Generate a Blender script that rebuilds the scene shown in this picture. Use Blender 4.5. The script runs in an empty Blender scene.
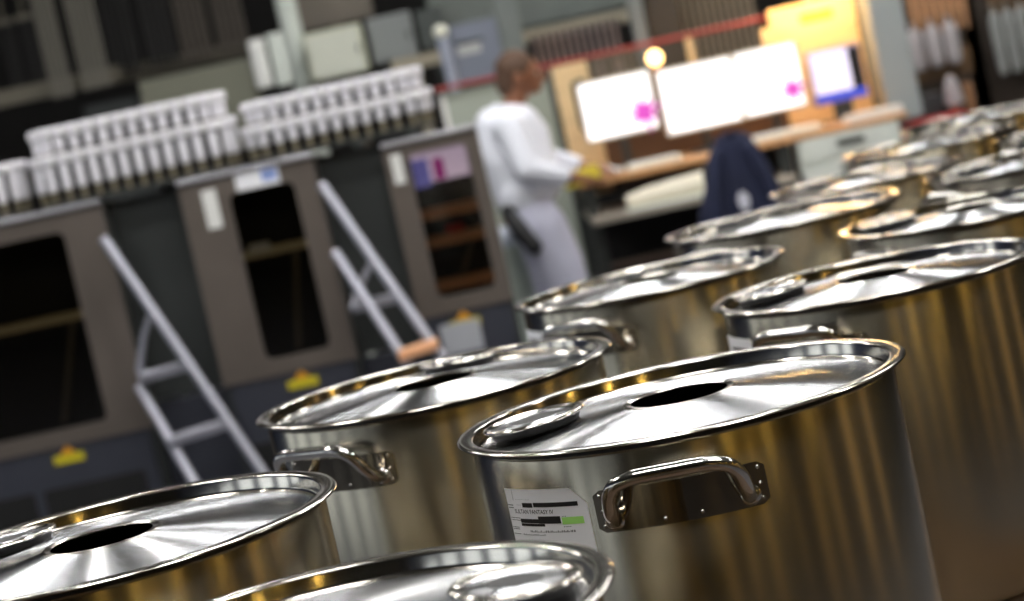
import bpy, bmesh, math, random
from mathutils import Vector, Matrix
random.seed(7)
PI = math.pi
S = bpy.context.scene
C = S.collection

# ------------------------------------------------------------------ camera
FPX, ROLL, PITCH, EYE = 2137.0, math.radians(-12.41), math.radians(5.54), 1.6
cp, sp, cr, sr = math.cos(PITCH), math.sin(PITCH), math.cos(ROLL), math.sin(ROLL)
FWD = Vector((0, cp, -sp)); R0 = Vector((1, 0, 0)); U0 = Vector((0, sp, cp))
RT = cr * R0 + sr * U0
UP = -sr * R0 + cr * U0
cam = bpy.data.cameras.new('camera'); co = bpy.data.objects.new('camera', cam); C.objects.link(co)
m = Matrix((RT, UP, -FWD)).transposed().to_4x4(); m.translation = (0, 0, EYE)
co.matrix_world = m
cam.sensor_width = 36; cam.lens = FPX / 1024 * 36
cam.dof.use_dof = True; cam.dof.focus_distance = 2.72; cam.dof.aperture_fstop = 3.9
cam.clip_end = 100
S.camera = co


def W(px, py, Y):
    """the point of the place seen at a pixel, at depth Y"""
    d = FWD + (px - 512) / FPX * RT - (py - 300.5) / FPX * UP
    t = Y / d.y
    return Vector((d.x * t, Y, EYE + d.z * t))


# ------------------------------------------------------------------ materials
def lin(c):
    return tuple(((v / 255 / 12.92) if v / 255 <= .04045 else ((v / 255 + .055) / 1.055) ** 2.4) for v in c) + (1,)


MATS = {}


def mat(name, rgb, rough=.5, metal=0., noise=0., scale=8., emit=None, estr=0., spec=None, stretch=None, bump=0., aniso=0.):
    if name in MATS: return MATS[name]
    mt = bpy.data.materials.new(name); mt.use_nodes = True
    nt = mt.node_tree; b = nt.nodes['Principled BSDF']
    b.inputs['Base Color'].default_value = lin(rgb)
    b.inputs['Roughness'].default_value = rough
    b.inputs['Metallic'].default_value = metal
    if spec is not None: b.inputs['Specular IOR Level'].default_value = spec
    if noise or bump:
        tc = nt.nodes.new('ShaderNodeTexCoord'); mp = nt.nodes.new('ShaderNodeMapping')
        nt.links.new(tc.outputs['Object'], mp.inputs['Vector'])
        if stretch: mp.inputs['Scale'].default_value = stretch
        n = nt.nodes.new('ShaderNodeTexNoise'); n.inputs['Scale'].default_value = scale; n.inputs['Detail'].default_value = 4
        nt.links.new(mp.outputs['Vector'], n.inputs['Vector'])
        if noise:
            r = nt.nodes.new('ShaderNodeValToRGB')
            r.color_ramp.elements[0].position = .3; r.color_ramp.elements[1].position = .7
            a = [max(0, v * (1 - noise)) for v in lin(rgb)[:3]] + [1]; c = [min(1, v * (1 + noise)) for v in lin(rgb)[:3]] + [1]
            r.color_ramp.elements[0].color = a; r.color_ramp.elements[1].color = c
            nt.links.new(n.outputs['Fac'], r.inputs['Fac']); nt.links.new(r.outputs['Color'], b.inputs['Base Color'])
        if bump:
            bp = nt.nodes.new('ShaderNodeBump'); bp.inputs['Strength'].default_value = bump; bp.inputs['Distance'].default_value = .002
            nt.links.new(n.outputs['Fac'], bp.inputs['Height']); nt.links.new(bp.outputs['Normal'], b.inputs['Normal'])
    if emit:
        b.inputs['Emission Color'].default_value = lin(emit); b.inputs['Emission Strength'].default_value = estr
    if aniso:
        b.inputs['Anisotropic'].default_value = aniso; b.inputs['Anisotropic Rotation'].default_value = .25
        tg = nt.nodes.new('ShaderNodeTangent'); tg.direction_type = 'RADIAL'; tg.axis = 'Z'
        nt.links.new(tg.outputs['Tangent'], b.inputs['Tangent'])
    MATS[name] = mt
    return mt


def glass(name, tint, refl=.25):
    mt = bpy.data.materials.new(name); mt.use_nodes = True; nt = mt.node_tree
    for n in list(nt.nodes): nt.nodes.remove(n)
    o = nt.nodes.new('ShaderNodeOutputMaterial'); t = nt.nodes.new('ShaderNodeBsdfTransparent'); g = nt.nodes.new('ShaderNodeBsdfGlossy')
    t.inputs[0].default_value = lin(tint); g.inputs['Roughness'].default_value = .05
    f = nt.nodes.new('ShaderNodeFresnel'); f.inputs[0].default_value = 1.5
    mx = nt.nodes.new('ShaderNodeMixShader'); nt.links.new(f.outputs[0], mx.inputs[0])
    nt.links.new(t.outputs[0], mx.inputs[1]); nt.links.new(g.outputs[0], mx.inputs[2]); nt.links.new(mx.outputs[0], o.inputs[0])
    MATS[name] = mt
    return mt


def steel(name, rgb, rough, aniso, wear):
    mt = mat(name, rgb, rough, 1., aniso=aniso)
    nt = mt.node_tree; b = nt.nodes['Principled BSDF']
    tc = nt.nodes.new('ShaderNodeTexCoord'); mp = nt.nodes.new('ShaderNodeMapping'); n = nt.nodes.new('ShaderNodeTexNoise')
    nt.links.new(tc.outputs['Object'], mp.inputs['Vector']); nt.links.new(mp.outputs['Vector'], n.inputs['Vector'])
    mp.inputs['Scale'].default_value = wear; n.inputs['Scale'].default_value = 1; n.inputs['Detail'].default_value = 5
    mr = nt.nodes.new('ShaderNodeMapRange'); mr.inputs['From Min'].default_value = .3; mr.inputs['From Max'].default_value = .7
    mr.inputs['To Min'].default_value = rough * .85; mr.inputs['To Max'].default_value = rough * 1.2
    nt.links.new(n.outputs['Fac'], mr.inputs['Value']); nt.links.new(mr.outputs['Result'], b.inputs['Roughness'])
    return mt


BODY = mat('brushed_steel', (186, 178, 160), .25, 1., aniso=.62)
LID = mat('spun_steel', (216, 217, 220), .27, 1., aniso=1.)
UNDER_SHADE = mat('painted_gap_shade', (16, 15, 14), .6)  # near-black stands in for shade under the lid lip and hatch
RIM = mat('rim_steel', (204, 198, 188), .14, 1.)
POL = mat('polished_steel', (206, 202, 196), .13, 1.)
PLATE = mat('plate_steel', (150, 140, 124), .08, 1., noise=.08, scale=30)
PAPER = mat('white_paper', (246, 246, 250), .7)
INK = mat('black_ink', (18, 18, 20), .6)
INKG = mat('grey_ink', (95, 95, 100), .6)
GREEN = mat('green_marker', (176, 240, 124), .6)


# ------------------------------------------------------------------ mesh building
class MB:
    def __init__(s): s.v = []; s.f = []; s.mi = []; s.cur = 0

    def add(s, vs, fs):
        o = len(s.v); s.v += [tuple(p) for p in vs]; s.f += [tuple(i + o for i in f) for f in fs]; s.mi += [s.cur] * len(fs)
        return s

    def box(s, x0, x1, y0, y1, z0, z1):
        x0, x1 = min(x0, x1), max(x0, x1); y0, y1 = min(y0, y1), max(y0, y1); z0, z1 = min(z0, z1), max(z0, z1)
        v = [(x0, y0, z0), (x1, y0, z0), (x1, y1, z0), (x0, y1, z0), (x0, y0, z1), (x1, y0, z1), (x1, y1, z1), (x0, y1, z1)]
        return s.add(v, [(0, 3, 2, 1), (4, 5, 6, 7), (0, 1, 5, 4), (1, 2, 6, 5), (2, 3, 7, 6), (3, 0, 4, 7)])

    def tube(s, path, r, n=12, closed=False):
        path = [Vector(p) for p in path]; rr = r if isinstance(r, (list, tuple)) else [r] * len(path)
        rings = []; prev = None
        for i, p in enumerate(path):
            a = path[max(0, i - 1)]; b = path[min(len(path) - 1, i + 1)]
            t = (b - a).normalized()
            if prev is None:
                ref = Vector((0, 0, 1)) if abs(t.z) < .9 else Vector((1, 0, 0)); u = t.cross(ref).normalized()
            else:
                u = (prev - t * prev.dot(t)).normalized()
            prev = u; w = t.cross(u)
            rings.append([p + (u * math.cos(2 * PI * k / n) + w * math.sin(2 * PI * k / n)) * rr[i] for k in range(n)])
        vs = [q for g in rings for q in g]; fs = []
        for i in range(len(path) - 1):
            for k in range(n):
                k2 = (k + 1) % n; fs.append((i * n + k, i * n + k2, (i + 1) * n + k2, (i + 1) * n + k))
        fs.append(tuple(range(n - 1, -1, -1))); fs.append(tuple((len(path) - 1) * n + k for k in range(n)))
        return s.add(vs, fs)

    def lathe(s, prof, n=48, c=(0, 0, 0)):
        vs = []; fs = []; idx = []
        for r, z in prof:
            if r < 1e-6: idx.append([len(vs)]); vs.append((c[0], c[1], c[2] + z))
            else:
                idx.append(list(range(len(vs), len(vs) + n)))
                vs += [(c[0] + r * math.cos(2 * PI * k / n), c[1] + r * math.sin(2 * PI * k / n), c[2] + z) for k in range(n)]
        for a, b in zip(idx, idx[1:]):
            for k in range(n):
                k2 = (k + 1) % n
                if len(a) == 1 and len(b) == 1: continue
                if len(a) == 1: fs.append((a[0], b[k2], b[k]))
                elif len(b) == 1: fs.append((a[k], a[k2], b[0]))
                else: fs.append((a[k], a[k2], b[k2], b[k]))
        return s.add(vs, fs)

    def prism(s, poly, y0, y1):
        """outline in (x, z) given counter-clockwise seen from -Y, extruded in y"""
        n = len(poly); v = [(x, y0, z) for x, z in poly] + [(x, y1, z) for x, z in poly]
        return s.add(v, [tuple(range(n)), tuple(range(2 * n - 1, n - 1, -1))] + [((i + 1) % n, i, n + i, n + (i + 1) % n) for i in range(n)])

    def frame(s, ox, oz, hx, hz, rad, y0, y1):
        """rectangular plate ox,oz=(min,max) with a rounded rectangular hole hx,hz"""
        K = 6
        hole = rrect(hx[0], hx[1], hz[0], hz[1], rad, K)
        outer = []
        for q, (x, z) in enumerate(hole):
            c, i = divmod(q, K + 1)
            kx = ox[1] if c in (0, 1) else ox[0]; kz = oz[0] if c in (0, 3) else oz[1]
            side = (i > K // 2) if c in (0, 2) else (i < K // 2)
            outer.append((kx, kz) if i == K // 2 else ((kx, z) if side else (x, kz)))
        n = len(hole)
        v = [(x, y0, z) for x, z in hole] + [(x, y0, z) for x, z in outer] + [(x, y1, z) for x, z in hole] + [(x, y1, z) for x, z in outer]
        f = []
        for i in range(n):
            j = (i + 1) % n
            f += [(i, n + i, n + j, j)[::1], (2 * n + j, 3 * n + j, 3 * n + i, 2 * n + i), (j, 2 * n + j, 2 * n + i, i), (n + i, 3 * n + i, 3 * n + j, n + j)]
        return s.add(v, f)

    def ball(s, c, r, n=12, sc=(1, 1, 1)):
        m_ = n // 2
        prof = [(r * math.sin(PI * i / m_), -r * math.cos(PI * i / m_)) for i in range(m_ + 1)]
        o = len(s.v); s.lathe(prof, n)
        for i in range(o, len(s.v)):
            x, y, z = s.v[i]; s.v[i] = (c[0] + x * sc[0], c[1] + y * sc[1], c[2] + z * sc[2])
        return s

    def limb(s, pts, n=14):
        """chain of (x,y,z,r): balls and tapered cones between them"""
        for p in pts: s.ball(p[:3], p[3], n)
        for a, b in zip(pts, pts[1:]): s.tube([a[:3], b[:3]], [a[3], b[3]], n)
        return s

    def build(s, name, mts, parent=None, smooth=True, bevel=0, voxel=0, ang=35):
        me = bpy.data.meshes.new(name); me.from_pydata(s.v, [], s.f)
        bm = bmesh.new(); bm.from_mesh(me); bmesh.ops.recalc_face_normals(bm, faces=bm.faces); bm.to_mesh(me); bm.free()
        for x in (mts if isinstance(mts, (list, tuple)) else [mts]): me.materials.append(x)
        me.polygons.foreach_set('material_index', s.mi)
        o = bpy.data.objects.new(name, me); C.objects.link(o)
        if voxel:
            md = o.modifiers.new('r', 'REMESH'); md.mode = 'VOXEL'; md.voxel_size = voxel
            sm = o.modifiers.new('s', 'SMOOTH'); sm.iterations = 4; sm.factor = .5
            dg = bpy.context.evaluated_depsgraph_get(); ev = o.evaluated_get(dg)
            nm = bpy.data.meshes.new_from_object(ev); o.modifiers.clear(); o.data = nm; bpy.data.meshes.remove(me); me = nm; me.name = name
            if not me.materials: me.materials.append(mts if not isinstance(mts, (list, tuple)) else mts[0])
            me.polygons.foreach_set('use_smooth', [True] * len(me.polygons))
        elif smooth:
            me.polygons.foreach_set('use_smooth', [True] * len(me.polygons)); me.set_sharp_from_angle(angle=math.radians(ang))
        if bevel:
            md = o.modifiers.new('bevel', 'BEVEL'); md.width = bevel; md.segments = 2; md.limit_method = 'ANGLE'
        if parent: o.parent = parent
        return o


def rrect(x0, x1, z0, z1, r, k=5):
    out = []
    for cx, cz, a0 in ((x1 - r, z0 + r, -90), (x1 - r, z1 - r, 0), (x0 + r, z1 - r, 90), (x0 + r, z0 + r, 180)):
        for i in range(k + 1):
            a = math.radians(a0 + 90 * i / k); out.append((cx + r * math.cos(a), cz + r * math.sin(a)))
    return out


def tag(o, label, cat, group=None, kind=None):
    if label: o['label'] = label
    if cat: o['category'] = cat
    if group: o['group'] = group
    if kind: o['kind'] = kind
    return o


def struct(o): o['kind'] = 'structure'; return o


def thing(name, label, cat, loc=(0, 0, 0), rz=0, group=None):
    o = bpy.data.objects.new(name, None); C.objects.link(o); o.empty_display_size = .1
    o.location = loc; o.rotation_euler = (0, 0, rz)
    return tag(o, label, cat, group)


def local(root, o):
    """part meshes are written in place coordinates: shift them under their root"""
    return o


def copy_tree(o, parent=None):
    c = o.copy(); C.objects.link(c)
    if parent: c.parent = parent
    for ch in list(o.children): copy_tree(ch, c)
    return c


def settle(root):
    """root was given a base point after its parts were written in world coordinates"""
    off = root.location.copy()
    for ch in root.children: ch.location = ch.location - off
    return root


# ------------------------------------------------------------------ the setting
CONC = mat('floor_concrete', (84, 84, 90), .45, noise=.2, scale=3)
WDARK = mat('wall_dark_paint', (26, 24, 22), .8, noise=.15, scale=2)
WBRN = mat('wall_brown', (50, 44, 28), .8, noise=.6, scale=1.5, stretch=(1, 1, .06))
WBLUE = mat('wall_blue_grey', (62, 78, 120), .7, noise=.15, scale=2)
struct(MB().box(-9, 9, -9, 17, -.1, 0).build('floor', CONC))
struct(MB().box(-9, 9, 17, 17.2, 0, 6).build('wall_back', WDARK))
struct(MB().box(-9, 9, -9.2, -9, 0, 6).build('wall_front', WBRN))
struct(MB().box(9, 9.2, -9.2, 17.2, 0, 6).build('wall_right', WBRN))
struct(MB().box(-9.2, 9.2, -9.2, 17.2, 6, 6.2).build('ceiling', mat('ceiling_paint', (84, 80, 72), .9, noise=.1)))
# left wall with window openings
wm = MB(); WY = [(-6.6 + 2.3 * i, -5.0 + 2.3 * i) for i in range(7)]
wm.box(-9.2, -9, -9.2, 17.2, 0, 1.0); wm.box(-9.2, -9, -9.2, 17.2, 3.2, 6)
e = [-9.2] + [v for p in WY for v in p] + [17.2]
for i in range(0, len(e), 2): wm.box(-9.2, -9, e[i], e[i + 1], 1.0, 3.2)
struct(wm.build('wall_left', WBLUE))
WIN = mat('daylight_pane', (230, 236, 240), .3, emit=(226, 236, 244), estr=.75)
for i, (a, b) in enumerate(WY):
    o = MB(); o.box(-9.12, -9.08, a, a + .06, 1, 3.2); o.box(-9.12, -9.08, b - .06, b, 1, 3.2); o.box(-9.12, -9.08, a, b, 1, 1.06); o.box(-9.12, -9.08, a, b, 3.14, 3.2)
    o.box(-9.12, -9.08, (a + b) / 2 - .02, (a + b) / 2 + .02, 1, 3.2)
    w = struct(o.build('window_%d' % (i + 1), mat('window_frame_paint', (200, 200, 198), .5)))
    MB().box(-9.14, -9.13, a, b, 1, 3.2).build('pane', WIN, w)

AMBER_GLOW = mat('added_amber_glow', (255, 200, 110), .3, emit=(255, 210, 124), estr=.16)  # amber glow strips added on unseen walls to streak the pots' reflections
for i, (x, y, w) in enumerate([(.9, None, .4), (3.4, None, .3), (6.2, None, .5), (None, -6.6, .35), (None, -3.2, .5), (None, -.9, .3), (None, 1.9, .4), (None, 4.6, .3)]):
    glow_frame = MB()
    pm = MB()
    for a, b in ((-w / 2 - .05, -w / 2), (w / 2, w / 2 + .05)):
        glow_frame.box(x + a, x + b, -9, -8.96, .1, 3.2) if y is None else glow_frame.box(8.96, 9, y + a, y + b, .1, 3.2)
    for z0, z1 in ((.1, .15), (1.6, 1.65), (3.15, 3.2)):
        glow_frame.box(x - w / 2, x + w / 2, -9, -8.96, z0, z1) if y is None else glow_frame.box(8.96, 9, y - w / 2, y + w / 2, z0, z1)
    pm.box(x - w / 2, x + w / 2, -8.99, -8.975, .15, 3.15) if y is None else pm.box(8.975, 8.99, y - w / 2, y + w / 2, .15, 3.15)
    f_ = struct(glow_frame.build('window_%d' % (i + 8), MATS['window_frame_paint'])); pm.build('pane', AMBER_GLOW, f_)  # frames of the added glow strips, no real windows

# ------------------------------------------------------------------ lights of the hall
TUBE = mat('fluorescent_diffuser', (255, 255, 255), .3, emit=(252, 252, 250), estr=27)
HOUS = mat('lamp_housing', (210, 210, 205), .5)


def ceiling_fixture(x, y, z, L=1.05, w=.34):
    t = thing('ceiling_light', 'fluorescent ceiling light hung over the hall on two rods', 'ceiling light', (x, y, z), 0, 'fluorescent lights over the hall')
    MB().box(-L / 2, L / 2, -w / 2, w / 2, 0, .06).build('housing', HOUS, t, bevel=.01)
    MB().box(-L / 2 + .02, L / 2 - .02, -w / 2 + .02, w / 2 - .02, -.012, -.001).build('diffuser', TUBE, t)
    for s in (-1, 1): MB().tube([(s * L * .35, 0, .06), (s * L * .35, 0, 6 - z)], .006, 6).build('hanger', HOUS, t)
    return t


for x, y in [(-2.9, 6.8), (0.2, 7.0), (3.3, 6.8), (-2.9, 9.6), (0.2, 9.8), (3.3, 9.8), (-2.6, 3.4), (1.0, 3.6), (4.2, 3.6), (1.9, 12.6), (-.4, 1.5), (1.3, 1.4)]:  # last pair added to brighten the front pot's paper label
    ceiling_fixture(x, y, 4.4)
WARM = mat('sodium_bulb', (255, 190, 80), .3, emit=(255, 208, 100), estr=26)
for i, (x, y, z) in enumerate([(2.0, -3.6, 2.9), (4.2, -2.6, 2.9), (6.2, -.4, 2.9), (.2, -5.6, 2.9), (6.8, 2.6, 2.9), (4.4, -5.8, 2.9), (7.2, 5.6, 2.9)]):
    z = 3.05
    t = thing('pendant_lamp', 'warm yellow pendant work lamp hung behind the photographer', 'lamp', (x, y, z), 0, 'warm pendant lamps')
    MB().lathe([(.03, .22), (.06, .2), (.09, .1), (.2, -.02), (.195, -.03), (.085, .09), (0, .1)], 24).build('lamp_shade', mat('lamp_shade_enamel', (60, 66, 60), .4), t)
    MB().ball((0, 0, 0), .09, 14).build('bulb', WARM, t)
    MB().tube([(0, 0, .2), (0, 0, 6 - z)], .008, 6).build('cord', INK, t)

SPOT = mat('halogen_bulb', (255, 255, 255), .3, emit=(255, 252, 246), estr=1500)
for x, y, z in [(-3.6, 4.8, 4.2), (-1.3, 5.4, 4.2), (1.9, 5.2, 4.2), (4.0, 7.9, 4.2), (-1.2, 8.2, 4.2), (1.8, 8.3, 4.2), (-4.6, 6.4, 4.2)]:
    t = thing('spot_lamp', 'small white halogen spot lamp hung over the hall', 'lamp', (x, y, z), 0, 'halogen spot lamps')
    MB().lathe([(.025, .15), (.05, .14), (.075, .0), (.07, -.002), (.045, .12), (0, .12)], 20).build('shade', MATS['lamp_shade_enamel'], t)
    MB().ball((0, 0, .0), .020, 12).build('bulb', SPOT, t); MB().tube([(0, 0, .14), (0, 0, 6 - z)], .006, 6).build('cord', INK, t)

# ------------------------------------------------------------------ platform under the pots
DIRV = Vector((.69, 1.36, 0)).normalized(); ang = math.atan2(DIRV.y, DIRV.x)
PZ = .60
wood = mat('platform_planks', (78, 58, 38), .6, noise=.35, scale=5, stretch=(1, 9, 1))
pl = thing('low_platform', 'low brown plank platform carrying the rows of steel pots', 'platform', (.62, 4.05, 0), ang)
MB().box(-3.3, 5.6, -.66, .72, PZ - .08, PZ - .0285).build('deck', wood, pl, bevel=.004)
for x in (-3.1, -.2, 2.6, 5.4):
    for y in (-.58, .64):
        MB().box(x - .04, x + .04, y - .04, y + .04, 0, PZ - .08).build('leg', mat('platform_steel', (70, 70, 72), .5, .6), pl, bevel=.004)
for y in (-.58, .64):
    MB().box(-3.06, 5.36, y - .025, y + .025, .2, .25).build('stretcher', MATS['platform_steel'], pl)

# ------------------------------------------------------------------ the pots
HP = .54   # floor of the pot to the lid's lip


def arcpt(r, a, z): return (r * math.cos(a), r * math.sin(a), z)


def curved(r, th, a0, a1, outline_n, z0, z1, rad=0.004):
    """thin curved plate on the pot wall with rounded corners, from angle a0 to a1"""
    L = (a1 - a0) * r; o = rrect(0, L, z0, z1, rad, 3); b = MB(); nx = 24; v = []; f = []
    # columns across the plate, clipped to the rounded outline
    for i in range(nx + 1):
        s = L * (i / nx); q = min(s, L - s); d = rad - math.sqrt(max(0, rad * rad - (rad - q) ** 2)) if q < rad else 0
        for rr in (r, r + th):
            v.append(arcpt(rr, a0 + s / r, z0 + d)); v.append(arcpt(rr, a0 + s / r, z1 - d))
    for i in range(nx):
        a, c = 4 * i, 4 * (i + 1)
        f += [(a + 2, c + 2, c + 3, a + 3), (a, a + 1, c + 1, c), (a + 1, a + 3, c + 3, c + 1), (a, c, c + 2, a + 2)]
    f += [(0, 2, 3, 1), (4 * nx, 4 * nx + 1, 4 * nx + 3, 4 * nx + 2)]
    return b.add(v, f)


def smooth_path(pts, k=6):
    out = []; P_ = [Vector(p) for p in pts]
    for i in range(len(P_) - 1):
        p0 = P_[max(0, i - 1)]; p1 = P_[i]; p2 = P_[i + 1]; p3 = P_[min(len(P_) - 1, i + 2)]
        for j in range(k):
            t = j / k
            out.append(.5 * ((2 * p1) + (p2 - p0) * t + (2 * p0 - 5 * p1 + 4 * p2 - p3) * t * t + (3 * p1 - p0 - 3 * p2 + p3) * t ** 3))
    out.append(P_[-1]); return out


RB = .2825
POTM = {}


def pot_meshes():
    # wall and bottom
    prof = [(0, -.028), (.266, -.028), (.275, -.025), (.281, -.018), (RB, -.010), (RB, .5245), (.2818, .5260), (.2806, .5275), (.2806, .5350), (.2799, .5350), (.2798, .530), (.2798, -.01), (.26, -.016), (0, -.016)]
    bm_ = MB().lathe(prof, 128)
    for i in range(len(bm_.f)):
        if min(bm_.v[k][2] for k in bm_.f[i]) > .5265: bm_.mi[i] = 1  # shade line below the lip, put into the colour
    POTM['body'] = (bm_, [BODY, UNDER_SHADE])
    lid = [(.0650, .5360), (.0648, .5372), (.0655, .5378), (.0690, .5379), (.0712, .5388), (.0735, .5391), (.0758, .5386), (.0775, .5376), (.0790, .5374), (.17, .5285), (.268, .5176), (.2730, .5175), (.2762, .5190), (.2775, .5225),
           (.2782, .5360), (.2792, .5384), (.2815, .5395), (.2900, .5400), (.2965, .5399), (.2990, .5390), (.3, .5374), (.2990, .5360), (.2965, .5354), (.2840, .5353), (.2800, .5345), (.2790, .530), (.2788, .522), (.276, .5165), (.268, .5155), (.17, .5265), (.0790, .5362), (.0650, .5360)]
    lm = MB().lathe(lid, 128)
    for i in range(len(lm.f)):
        rr = sum(math.hypot(*lm.v[k][:2]) for k in lm.f[i]) / 4
        lm.mi[i] = 1 if rr > .2745 or rr < .0772 else 0
    POTM['lid'] = (lm, [LID, RIM])
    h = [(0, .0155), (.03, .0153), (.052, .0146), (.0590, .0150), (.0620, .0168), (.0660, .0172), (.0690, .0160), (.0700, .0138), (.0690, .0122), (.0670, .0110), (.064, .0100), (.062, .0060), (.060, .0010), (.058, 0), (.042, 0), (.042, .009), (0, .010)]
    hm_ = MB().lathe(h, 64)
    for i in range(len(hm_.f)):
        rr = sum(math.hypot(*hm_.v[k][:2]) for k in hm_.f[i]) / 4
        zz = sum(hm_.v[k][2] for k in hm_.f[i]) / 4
        hm_.mi[i] = 2 if zz < .0128 else 1 if rr > .055 else 0  # lowest ring is coloured black as the hatch's shadow
    POTM['hatch'] = (hm_, [LID, RIM, UNDER_SHADE])
    POTM['dark_fill'] = (MB().lathe([(0, .502), (.2785, .502), (.2785, .40), (0, .40)], 64), mat('hole_black', (10, 9, 8), .5))  # dark dye fill added below the lid so the hole reads black
    t0 = .082; rx = math.sqrt(RB ** 2 - t0 ** 2)
    half = [(rx - .003, t0, .443), (rx + .016, t0, .447), (rx + .034, t0, .460), (rx + .050, t0 - .004, .482), (rx + .060, t0 - .015, .497), (rx + .064, t0 - .034, .503), (rx + .065, t0 - .055, .504)]
    path = smooth_path([(a, -b, c) for a, b, c in half] + [(a, b, c) for a, b, c in half[::-1]], 6)
    POTM['handle'] = (MB().tube(path, .0094, 16), POL)
    hw = math.radians(21.6)
    POTM['plate'] = (curved(RB - .0002, .0028, -hw, hw, 0, .428, .482, .006), PLATE)
    w = []
    for a, z in [(-.92, .475), (-.92, .455), (-.92, .436), (.92, .475), (.92, .455), (.92, .436), (-.2, .436), (.22, .436)]:
        p = arcpt(RB + .0024, a * hw, z); w.append(MB().ball(p, .0030, 8))
    POTM['rivets'] = [(x, POL) for x in w]
    wl = []
    for s in (-1, 1):
        wl.append((MB().tube([(rx - .002, s * t0, .443), (rx + .003, s * t0, .4437), (rx + .006, s * t0, .4445)], [.0145, .0135, .0102], 16), POL))
    POTM['welds'] = wl


pot_meshes()
POTS = []
first = {}


def inst(key, name, parent, item):
    """first use builds the mesh, later uses share it"""
    if key not in first:
        o = item[0].build(name, item[1], parent, ang=50); first[key] = o; return o
    o = first[key].copy(); C.objects.link(o); o.parent = parent; o.matrix_parent_inverse.identity(); return o


def make_pot(x, y, R, dz, phi, hatch, label, tag_sticker=False):
    base = math.atan2(-y, -x); rz = base + math.radians(phi)
    t = thing('stock_pot', label, 'pot', (x, y, PZ), rz, 'large lidded steel pots')
    s = R / .5; t.scale = (s, s, (HP + dz * .6) / .5402)
    inst('body', 'body', t, POTM['body'])
    inst('dark_fill', 'dark_fill', t, POTM['dark_fill'])
    l = inst('lid', 'lid', t, POTM['lid'])
    hc = inst('hatch', 'hatch_cover', l, POTM['hatch'])
    a = math.radians(hatch) - rz; r = .1990
    hc.location = (r * math.cos(a), r * math.sin(a), .5268)
    tilt = math.atan2(.0113, .19)
    hc.rotation_euler = (Matrix.Rotation(a, 3, 'Z') @ Matrix.Rotation(tilt, 3, 'Y')).to_euler()
    for k in range(2):
        h = inst('handle', 'handle', t, POTM['handle']); h.rotation_euler = (0, 0, k * PI)
        p = inst('plate', 'mounting_plate', h, POTM['plate'])
        for i, rv in enumerate(POTM['rivets']): inst('rivet%d' % i, 'rivet', p if False else h, rv)
        for i, wd in enumerate(POTM['welds']): inst('weld%d' % i, 'weld_foot', h, wd)
    if tag_sticker: make_label(t)
    return t


# ---- the paper label, 38 degrees round from the handle
def text_mesh(s, size):
    cu = bpy.data.curves.new('t', 'FONT'); cu.body = s; cu.size = size; cu.resolution_u = 2; cu.offset = size * .008
    o = bpy.data.objects.new('t', cu); C.objects.link(o)
    me = bpy.data.meshes.new_from_object(o.evaluated_get(bpy.context.evaluated_depsgraph_get()))
    v = [tuple(p.co) for p in me.vertices]; f = [tuple(p.vertices) for p in me.polygons]
    bpy.data.objects.remove(o); bpy.data.curves.remove(cu); bpy.data.meshes.remove(me)
    return v, f


LA0 = math.radians(-52.5); LZ = .489; LR = RB + .0006


def lp(x, zz, off=0.): return arcpt(LR + .0004 + off, LA0 + x / RB, LZ + zz * (.68 if off > 0 else 1))


def lrect(b, x0, x1, z0, z1, off, n=8):
    v = []; f = []
    for i in range(n + 1):
        x = x0 + (x1 - x0) * i / n; v += [lp(x, z0, off), lp(x, z1, off)]
    for i in range(n): f.append((2 * i, 2 * i + 2, 2 * i + 3, 2 * i + 1))
    b.add(v, f)


LAB = {}


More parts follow.
